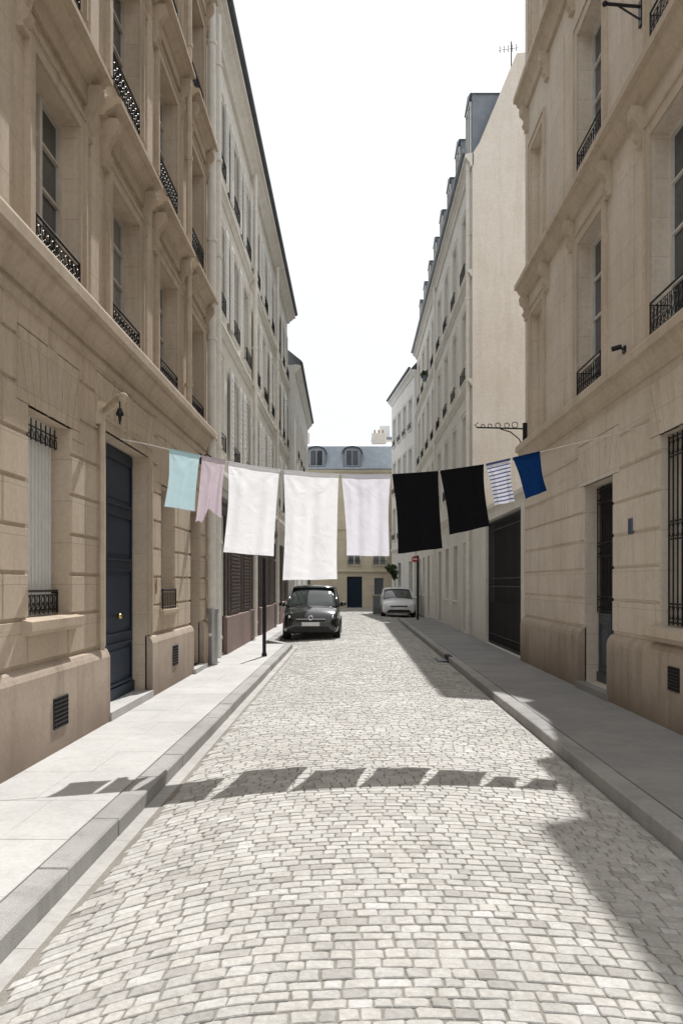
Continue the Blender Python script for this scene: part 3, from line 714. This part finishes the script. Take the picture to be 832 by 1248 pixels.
while y < 53.6:
    h = random.uniform(.076,.096)
    x = LK+.17+random.uniform(-.05,0.0); end = RK-.015
    if y > 21.5: x -= .65
    if y > 37: end = 3.25
    while x < end-.03:
        w = random.uniform(.075,.145)
        if x+w > end-.045: w = end-x
        sett(x,x+w,y,y+h,y<13,row,row+1); x += w
    y += h; row += 1
me = bpy.data.meshes.new('road'); me.from_pydata(V,[],Fc)
at = me.attributes.new('rnd','FLOAT','FACE'); at.data.foreach_set('value', rn)
me.polygons.foreach_set('use_smooth',[False]*len(Fc))
me.materials.append(M['sett']); ro = bpy.data.objects.new('road', me); col.objects.link(ro); struct(ro)
mb = MB()
y = -1
while y < 21.4:
    mb.box(LK-.005,LK+.145,y+.002,y+.798,-.06,.004); y += .8
struct(mb.build('gutter', M['gutterm']))
def frst(mb,x0,x1,y0,y1,z0,z1,c):
    mb.hexa([(x0,y0,z0),(x1,y0,z0),(x1,y1,z0),(x0,y1,z0),(x0,y0,z1-c),(x1,y0,z1-c),(x1,y1,z1-c),(x0,y1,z1-c)])
    mb.hexa([(x0,y0,z1-c),(x1,y0,z1-c),(x1,y1,z1-c),(x0,y1,z1-c),(x0+c,y0+c,z1),(x1-c,y0+c,z1),(x1-c,y1-c,z1),(x0+c,y1-c,z1)])
def kerb(x0,x1,ya,yb):
    mb = MB(); y = ya
    while y < yb:
        l = random.uniform(.85,1.2); l = min(l, yb-y)
        frst(mb,x0+random.uniform(0,.004),x1-random.uniform(0,.008),y+.002,y+l-.002,-.06,.121+random.uniform(-.003,.002),.011); y += l
    struct(mb.build('kerb', M['kerbm']))
KW = .19
kerb(LK-KW,LK,-1,21.2); kerb(RK,RK+KW,-1,37); kerb(-2.35,-2.16,22.5,53)
mb = MB()
mb.prism([(LK-KW,21.2,-.06),(-1.56,21.2,-.06),(-2.16,22.5,-.06),(-2.35,22.5,-.06)],[(LK-KW,21.2,.12),(-1.56,21.2,.12),(-2.16,22.5,.12),(-2.35,22.5,.12)])
struct(mb.build('kerb', M['kerbm']))
def pave(x0,x1,ya,yb,nx,mt='slab'):
    mb = MB(); y = ya; k = 0
    while y < yb:
        l = random.uniform(.7,.95); l = min(l, yb-y)
        cuts = [x0+(x1-x0)*(i+(.25 if k%2 and 0<i<nx else 0))/nx for i in range(nx+1)]
        for i in range(nx): frst(mb,cuts[i]+.0015,cuts[i+1]-.0015,y+.0015,y+l-.0015,0,.118+random.uniform(-.001,.001),.002)
        y += l; k += 1
    mb.box(x0,x1,ya,yb,-.05,.114)
    struct(mb.build('pavement', M[mt]))
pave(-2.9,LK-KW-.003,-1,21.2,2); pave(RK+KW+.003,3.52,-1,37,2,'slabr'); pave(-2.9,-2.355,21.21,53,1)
t = thing('storm_drain', 'dark iron storm drain cut into the right kerb', 'drain', (2.0,17.8,0))
mb = MB(); mb.box(1.8,2.03,17.4,18.1,.0,.03); mb.build('drain_frame', M['iron'], t)
mb = MB()
for k in range(9): mb.box(1.82,2.015,17.43+k*.075,17.47+k*.075,.026,.038)
mb.build('drain_bars', M['galv'], t)
mb = MB(); mb.box(2.009,2.12,17.45,18.05,.04,.126); mb.build('drain_mouth', M['dark'], t)

# ---------------------------------------------------------------- laundry
def LP(x, y):
    s = .18; a = (x-430)/1000
    Y = (BY+s*2.34)/(1-s*a)
    return Vector((a*Y, Y, 1.7+(710-y)/1000*Y))
ropepx = [(147,535),(178,541),(207,548),(245,556),(279,563),(310,569),(341,573),(380,577),(413,578.5),(445,579.5),(476,579),(510,577),(534,575),(562,571),(589,567),(621,559.5),(657,551),(690,543),(740,531),(780,520),(806,512)]
mb = MB(); mb.tube([LP(*p) for p in ropepx], .0055, 6)
tag(mb.build('clothes_line', M['rope'], None, True), 'thin pale clothes line stretched across the street carrying the laundry', 'clothes line')
e = LP(806,512); t = thing('line_hook', 'small iron hook holding the clothes line on the right wall', 'hook', tuple(e))
mb = MB(); mb.tube([e-Vector((.01,0,0)), Vector((3.52,e.y,e.z))],.007,6); mb.build('hook_arm', M['iron'], t)
mb = MB(); mb.tube([e+Vector((-.01+.012*math.cos(k),0,.012*math.sin(k))) for k in [i*math.pi/4 for i in range(8)]],.004,5,True); mb.build('hook_eye', M['iron'], t)
def cloth(name,label,cat,TL,TR,BL,BR,mat,amp=.02,folds=3,seed=0,hem=None,group=None,nx=44,nz=56):
    rnd = random.Random(seed); ph = [rnd.uniform(0,6.28) for _ in range(8)]
    bl,br = LP(*BL),LP(*BR)
    def ropez(px):
        for i in range(len(ropepx)-1):
            (a,b_),(c,d) = ropepx[i],ropepx[i+1]
            if a<=px<=c: return b_+(d-b_)*(px-a)/(c-a)
        return ropepx[-1][1]
    me = bpy.data.meshes.new(name); vs = []; uvs = []
    for j in range(-5, nz+1):
        for i in range(nx+1):
            u = i/nx
            px = TL[0]+(TR[0]-TL[0])*u; top = LP(px, ropez(px))
            if j < 0:
                k = -j
                hgt = [0,.003,-.004,-.010,-.016,-.022][k]
                p = top+Vector((0, [0,.008,.012,.013,.013,.013][k], .008+hgt)); v = 0
            else:
                v = j/nz
                bot = bl.lerp(br,u)
                p = top.lerp(bot, v)
                if j == 0: p = top+Vector((0,-.004,.01))
                g = min(1, v*3.5)
                side = (u-.5)
                d = amp*g*(math.sin(u*folds*6.283+ph[0]+.7*math.sin(v*2.2+ph[4]))*(.5+.5*v)+.35*math.sin(u*folds*13.1+ph[1]+v*1.7)*(1-.3*v)+.12*math.sin(u*31+ph[2]+v*4))
                d += amp*.5*math.sin(v*4+ph[3]+u*2.5)*g
                for cu in (0,1):
                    rr = math.hypot((u-cu)*1.0,(v)*1.6); an = math.atan2(v*1.6,abs(u-cu)+1e-4)
                    d += .005*math.sin(an*10+ph[5+cu])*math.exp(-rr*1.7)*min(1,v*8)
                p = p+Vector((side*-.014*math.sin(math.pi*v)*2, -d-.006, .002*math.sin(u*9+ph[6])*v*v))
                p.x += .003*math.sin(v*6+ph[7])*(abs(side)*2)**3
                if hem: p.z += hem(u)*v**3
            vs.append(p); uvs.append((u,1-max(0,v)))
    Nr = nz+6; W = nx+1
    fs = [(r*W+i,r*W+i+1,(r+1)*W+i+1,(r+1)*W+i) for r in range(Nr-1) for i in range(nx)]
    me.from_pydata([tuple(p) for p in vs],[],fs)
    ul = me.uv_layers.new(name='UVMap')
    for l in me.loops: ul.data[l.index].uv = uvs[l.vertex_index]
    me.polygons.foreach_set('use_smooth',[True]*len(fs))
    me.materials.append(mat); o = bpy.data.objects.new(name,me); col.objects.link(o)
    return tag(o,label,cat,group)
G = 'laundry hanging on the clothes line'
cw = cloth_mat('white_cotton',(.92,.93,.96),.6); cl = cloth_mat('lavender_cotton',(.84,.84,.91),.55)
cloth('towel','aqua blue towel, leftmost piece hanging on the line','towel',(207,0),(244,0),(201,617),(238,623),cloth_mat('aqua_terry',(.58,.79,.85),.4),.009,1.6,1,None,G)
cloth('garment','mauve pink cloth with a ragged hem hanging next to the aqua towel','cloth',(246,0),(275,0),(238,637),(270,631),cloth_mat('mauve_cotton',(.70,.60,.67),.4),.014,1.9,2,  # mauve garment, simplified to one hanging piece of cloth
      lambda u: (.1*max(0,math.sin((u-.25)*5)) if u>.25 else 0)+.015*math.sin(u*16),G)
cloth('sheet','white sheet hanging beside the mauve cloth, left of the longest sheet','sheet',(279,0),(341,0),(273,673),(334,678),cw,.010,1.9,3,None,G)
cloth('sheet','longest white sheet in the middle of the clothes line','sheet',(346,0),(413,0),(345,707),(411,706),cw,.012,1.8,4,None,G)
cloth('sheet','pale lavender sheet hanging left of the black towels','sheet',(416,0),(476,0),(422,677),(474,678),cl,.016,2.2,5,None,G)
ck = cloth_mat('black_terry',(.008,.008,.010),.05)
cloth('towel','larger black towel, hanging right after the lavender sheet','towel',(478,0),(534,0),(485,675),(539,668),ck,.009,1.5,6,None,G)
cloth('towel','smaller black towel, hanging next to the striped towel','towel',(536,0),(589,0),(547,652),(596,641),ck,.009,1.5,7,None,G)
cloth('towel','small white towel with navy stripes','towel',(591,0),(621,0),(602,616),(627,611),cloth_mat('striped_cotton',(.74,.75,.82),.35,True),.009,1.4,8,None,G)
cloth('towel','dark royal blue towel, rightmost piece hanging on the line','towel',(624,0),(657,0),(640,608),(666,598),cloth_mat('royal_blue_terry',(.005,.032,.125),.15),.006,1.1,9,None,G)

# ---------------------------------------------------------------- cars
def car(label, x, y, z, paint, W, H, L, emblem=True):
    root = thing('parked_car', label, 'car', (x,y,z), 'cars parked in the street', world=False)
    hw = W/2; k = H/1.6
    def sec(yy,f,zb,zs,cr):
        h = hw*f; zb *= k; zs *= k
        half = [(0,zb),(.55*h,zb),(.86*h,zb+.01),(.97*h,zb+.06),(h,zb+.16),(h*1.0,(zb+zs)/2+.05),(.99*h,zs-.1),(.97*h,zs-.03),(.9*h,zs),(.45*h,zs+cr*.8),(0,zs+cr)]
        pts = [(a,yy,b_) for a,b_ in half]; pts += [(-a,yy,b_) for a,b_ in reversed(half[1:-1])]
        return pts
    mb = MB(); mb.loft([sec(0,.80,.32,.6,.01),sec(.02,.86,.25,.66,.015),sec(.12,.94,.2,.74,.03),sec(.3,.985,.19,.83,.05),sec(.6,1,.19,.91,.055),sec(.95,1,.19,.97,.05),sec(1.25,1,.19,1.0,.03),sec(L*.55,1,.19,1.01,.02),sec(L-.45,.99,.19,1.0,.02),sec(L-.15,.95,.22,.95,.02),sec(L,.8,.32,.8,.01)])
    mb.build('body', M[paint], root, True, sub=1)
    def cs(yy,zb,zt,hb,ht):
        zb *= k
        half = [(0,zb),(hw*hb,zb),(hw*(hb*.75+ht*.25),zb+(zt-zb)*.3),(hw*(hb*.35+ht*.65),zb+(zt-zb)*.7),(hw*ht,zt-.05),(hw*ht*.9,zt-.005),(hw*ht*.45,zt+.02),(0,zt+.025)]
        pts = [(a,yy,b_) for a,b_ in half]; return pts+[(-a,yy,b_) for a,b_ in reversed(half[1:-1])]
    mb = MB(); mb.loft([cs(.88,.93,.96*k,.88,.86),cs(1.0,.94,1.04*k,.91,.86),cs(1.75,.96,H-.09,.94,.77),cs(2.1,.96,H-.04,.94,.77),cs(2.7,.96,H-.02,.94,.77),cs(L-.5,.96,H-.08,.92,.74),cs(L-.12,.95,H-.5,.88,.78)])
    mb.build('window_glass', M['cglass'], root, True, sub=1)
    def rs(yy,zt,ht):
        half = [(hw*ht*1.03,zt-.07),(hw*ht*1.02,zt-.035),(hw*ht*.9,zt+.008),(hw*ht*.45,zt+.034),(0,zt+.04)]
        a_ = [(a,yy,b_) for a,b_ in half]; a_ += [(-a,yy,b_) for a,b_ in reversed(half[:-1])]
        lo = [(p[0]*.98,p[1],p[2]-.03) for p in a_]
        return a_+list(reversed(lo))
    mb = MB(); mb.loft([rs(1.72,H-.095,.775),rs(2.1,H-.04,.775),rs(2.7,H-.02,.775),rs(L-.5,H-.08,.745)])
    mb.build('roof', M[paint], root, True)
    for s in (-1,1):
        for q in ([(s*hw*.92,.93,.95*k),(s*hw*.885,1.2,1.12*k),(s*hw*.795,1.72,H-.12)],[(s*hw*.94,2.45,.97*k),(s*hw*.79,2.5,H-.08)],[(s*hw*.93,L-.7,.97*k),(s*hw*.76,L-.8,H-.1)]):
            mb = MB(); mb.tube(q,.036,8); mb.build('pillar', M[paint], root, True)
    for q in ([(-.1,.93,.99*k),(.45,1.05,1.075*k)],[(-.55,.93,.99*k),(-.08,1.05,1.085*k)]):
        mb = MB(); mb.tube(q,.012,5); mb.build('wiper', M['trim'], root)
    mb = MB(); mb.box(-hw*.84,hw*.84,.86,.98,.945*k,.985*k); mb.build('cowl', M['trim'], root)
    mb = MB()
    mb.box(-.42,.42,-.015,.05,.555*k,.625*k)
    o = mb.build('upper_grille', M['trim'], root)
    mb = MB(); mb.box(-.42,.42,-.022,.0,.622*k,.634*k); mb.build('grille_strip', M['chrome'], o)
    mb = MB(); mb.prism([(-.62,-.012,.25*k),(.62,-.012,.25*k),(.5,-.012,.41*k),(-.5,-.012,.41*k)],[(-.62,.1,.25*k),(.62,.1,.25*k),(.5,.1,.41*k),(-.5,.1,.41*k)])
    o = mb.build('lower_grille', M['trim'], root)
    mb = MB(); mb.box(-.26,.26,-.035,-.013,.43*k,.43*k+.11); mb.build('licence_plate', M['signw'], root)
    if emblem:
        z1 = .665*k
        mb = MB(); mb.tube([(.066*math.cos(i*math.pi/8),-.035,z1+.066*math.sin(i*math.pi/8)) for i in range(16)],.014,6,True); mb.tube([(0,-.03,z1),(0,.08,z1)],.07,16)
        em = mb.build('emblem', M['chrome'], root)
        mb = MB(); mb.tube([(0,-.033,z1),(0,-.028,z1)],.04,14); mb.build('emblem_centre', M['trim'], em)
    for s in (-1,1):
        mb = MB(); mb.prism([(s*hw*.56,.01,.60*k),(s*hw*.86,.05,.60*k),(s*hw*.975,.2,.68*k),(s*hw*.96,.36,.80*k),(s*hw*.78,.2,.765*k),(s*hw*.56,.05,.68*k)],
                            [(s*hw*.56,.4,.60*k),(s*hw*.86,.4,.60*k),(s*hw*.92,.5,.68*k),(s*hw*.92,.5,.77*k),(s*hw*.78,.4,.735*k),(s*hw*.56,.4,.66*k)])
        hl = mb.build('headlight', M['lens'], root)
        mb = MB(); mb.ball((s*hw*.76,.065,.665*k),.05,(1,.6,1)); mb.build('headlight_bulb', M['chrome'], hl, True)
        if emblem:
            mb = MB(); mb.ball((s*hw*.8,.05,.36*k),.045,(1.2,.5,.9)); mb.build('fog_light', M['lens'], root, True)
        mb = MB(); mb.ball((s*(hw+.1),1.12,1.03*k),.1,(1.0,.6,.75)); mb.tube([(s*hw*.9,1.15,.98*k),(s*(hw+.06),1.13,1.0*k)],.03,6); mb.build('wing_mirror', M[paint], root, True)
        for yy in (.72, L-.72):
            mb = MB(); xx = s*(hw-.09); rr = .31
            mb.tube([(xx-.11,yy,rr),(xx-.095,yy,rr),(xx+.095,yy,rr),(xx+.11,yy,rr)],.3,20,rs=[rr-.03,rr,rr,rr-.03])
            wh = mb.build('wheel', M['tyre'], root, False)
            mb = MB(); xo = s*(hw+.018)
            mb.tube([(xo,yy,rr),(xo+s*.012,yy,rr)],.2,14,rs=[.2,.17]); mb.build('rim', M['rim'], wh)
    return root
car('dark green black compact car parked at the left kerb facing the viewer', -1.23, 23.9, .0, 'carb', 1.66, 1.62, 3.95)
car('white compact car parked far down the street on the right', 2.24, 40, .0, 'carw', 1.66, 1.46, 3.9, False)

# ---------------------------------------------------------------- street furniture
t = thing('street_post', 'slim plain black post standing on the left pavement before the dark car', 'post', (-1.9,17.6,.12))
mb = MB(); mb.tube([(-1.9,17.6,z) for z in (.11,.18,.2,1.3,1.32,2.18)],.05,12,rs=[.058,.055,.04,.04,.028,.028]); mb.build('post', M['iron'], t)
mb = MB(); mb.tube([(-1.9,17.6,2.17),(-1.9,17.6,2.22)],.034,12,rs=[.034,.02]); mb.build('cap', M['iron'], t)
t = thing('road_sign', 'round red no entry sign on a black post on the right pavement', 'sign', (2.7,35,.12))
mb = MB(); mb.tube([(2.76,35,.11),(2.76,35,2.85)],.05,8); mb.build('post', M['iron'], t)
mb = MB(); mb.tube([(2.63,34.93,2.7),(2.63,34.95,2.7)],.135,24); d = mb.build('sign_disc', M['red'], t)
mb = MB(); mb.box(2.54,2.72,34.915,34.93,2.68,2.72); mb.build('white_bar', M['signw'], d)
t = thing('utility_cabinet', 'grey green street cabinet standing left of the white car', 'cabinet', (1.2,41.2,0))
mb = MB(); mb.box(1.0,1.36,41,41.35,.12,.98); cb = mb.build('cabinet_body', M['cabinet'], t)
mb = MB(); mb.box(.97,1.39,40.97,41.38,.98,1.05); mb.build('cap', M['cabinet'], t)
mb = MB(); mb.box(.98,1.38,40.98,41.37,0,.12); mb.build('base', M['slab'], t)
mb = MB(); mb.box(1.04,1.32,40.985,41.0,.2,.92); mb.build('cabinet_door', M['greyd'], cb)
def leaves(mb, c, r, n, s=.09):
    for _ in range(n):
        while True:
            d = Vector((random.uniform(-1,1),random.uniform(-1,1),random.uniform(-1,1)))
            if .15 < d.length < 1: break
        k = .8+.25*math.sin(d.x*7+d.z*5)
        p = Vector(c)+Vector((d.x*r[0],d.y*r[1],d.z*r[2]))*k
        a = Vector((random.gauss(0,1),random.gauss(0,1),random.gauss(0,1))).normalized(); b_ = a.orthogonal().normalized()
        q = random.uniform(.6,1.2)*s
        mb.poly([p-a*q,p+b_*q*.7,p+a*q,p-b_*q*.7])
t = thing('climbing_plant', 'small dark green climbing plant on the corner of the far white right building', 'plant', (2.2,50,0))
mb = MB(); mb.tube([(2.62,50,0),(2.6,50,1.2),(2.52,50,2.1),(2.4,50,2.5)],.02,6,rs=[.03,.025,.02,.015]); mb.tube([(2.52,50,2.0),(2.25,50,2.3)],.012,5); mb.build('stem', M['leaf'], t)
mb = MB(); leaves(mb,(2.3,50,2.55),(.38,.35,.3),800,.065); leaves(mb,(2.52,50,2.2),(.24,.3,.4),450,.065); mb.build('foliage', M['leaf'], t)
t = thing('window_plant', 'leafy plant spilling from an upper window ledge on the right', 'plant', (3.3,38.1,11.1))
mb = MB(); mb.box(3.24,3.4,37.8,38.4,11.1,11.26); mb.build('planter', M['greyd'], t)
mb = MB(); leaves(mb,(3.28,38.1,11.36),(.16,.36,.2),240,.065); mb.build('foliage', M['leaf'], t)

# ---------------------------------------------------------------- light, sky, camera
sd = Vector((.135,.78,1)).normalized()
L = bpy.data.lights.new('sun','SUN'); L.energy = 5.0; L.angle = R(.42); L.color = (1,.98,.955)
lo = bpy.data.objects.new('sun', L); col.objects.link(lo); lo.rotation_euler = (-sd).to_track_quat('-Z','Y').to_euler()
w = bpy.data.worlds.new('World'); bpy.context.scene.world = w; w.use_nodes = True
nt = w.node_tree; bg = nt.nodes['Background']
sk = nt.nodes.new('ShaderNodeTexSky'); sk.sky_type = 'NISHITA'; sk.sun_disc = False
sk.sun_elevation = math.asin(sd.z); sk.sun_rotation = math.atan2(sd.x, sd.y); sk.dust_density = 4; sk.air_density = 1
mx = nt.nodes.new('ShaderNodeMixRGB'); mx.inputs[0].default_value = .92; mx.inputs[2].default_value = (6.5,6.7,6.9,1)
nt.links.new(sk.outputs[0], mx.inputs[1]); nt.links.new(mx.outputs[0], bg.inputs[0]); bg.inputs[1].default_value = .15
sc = bpy.context.scene
sc.view_settings.view_transform = 'Standard'; sc.view_settings.look = 'None'; sc.view_settings.exposure = 0
cam = bpy.data.cameras.new('camera'); co = bpy.data.objects.new('camera', cam); col.objects.link(co)
co.location = (0,0,1.7); co.rotation_euler = (R(90),0,0)
cam.sensor_fit = 'VERTICAL'; cam.sensor_height = 36; cam.lens = 36*1000/1248
cam.shift_x = -14/1248; cam.shift_y = (710-624)/1248
cam.clip_end = 1500; cam.clip_start = .05
sc.camera = co
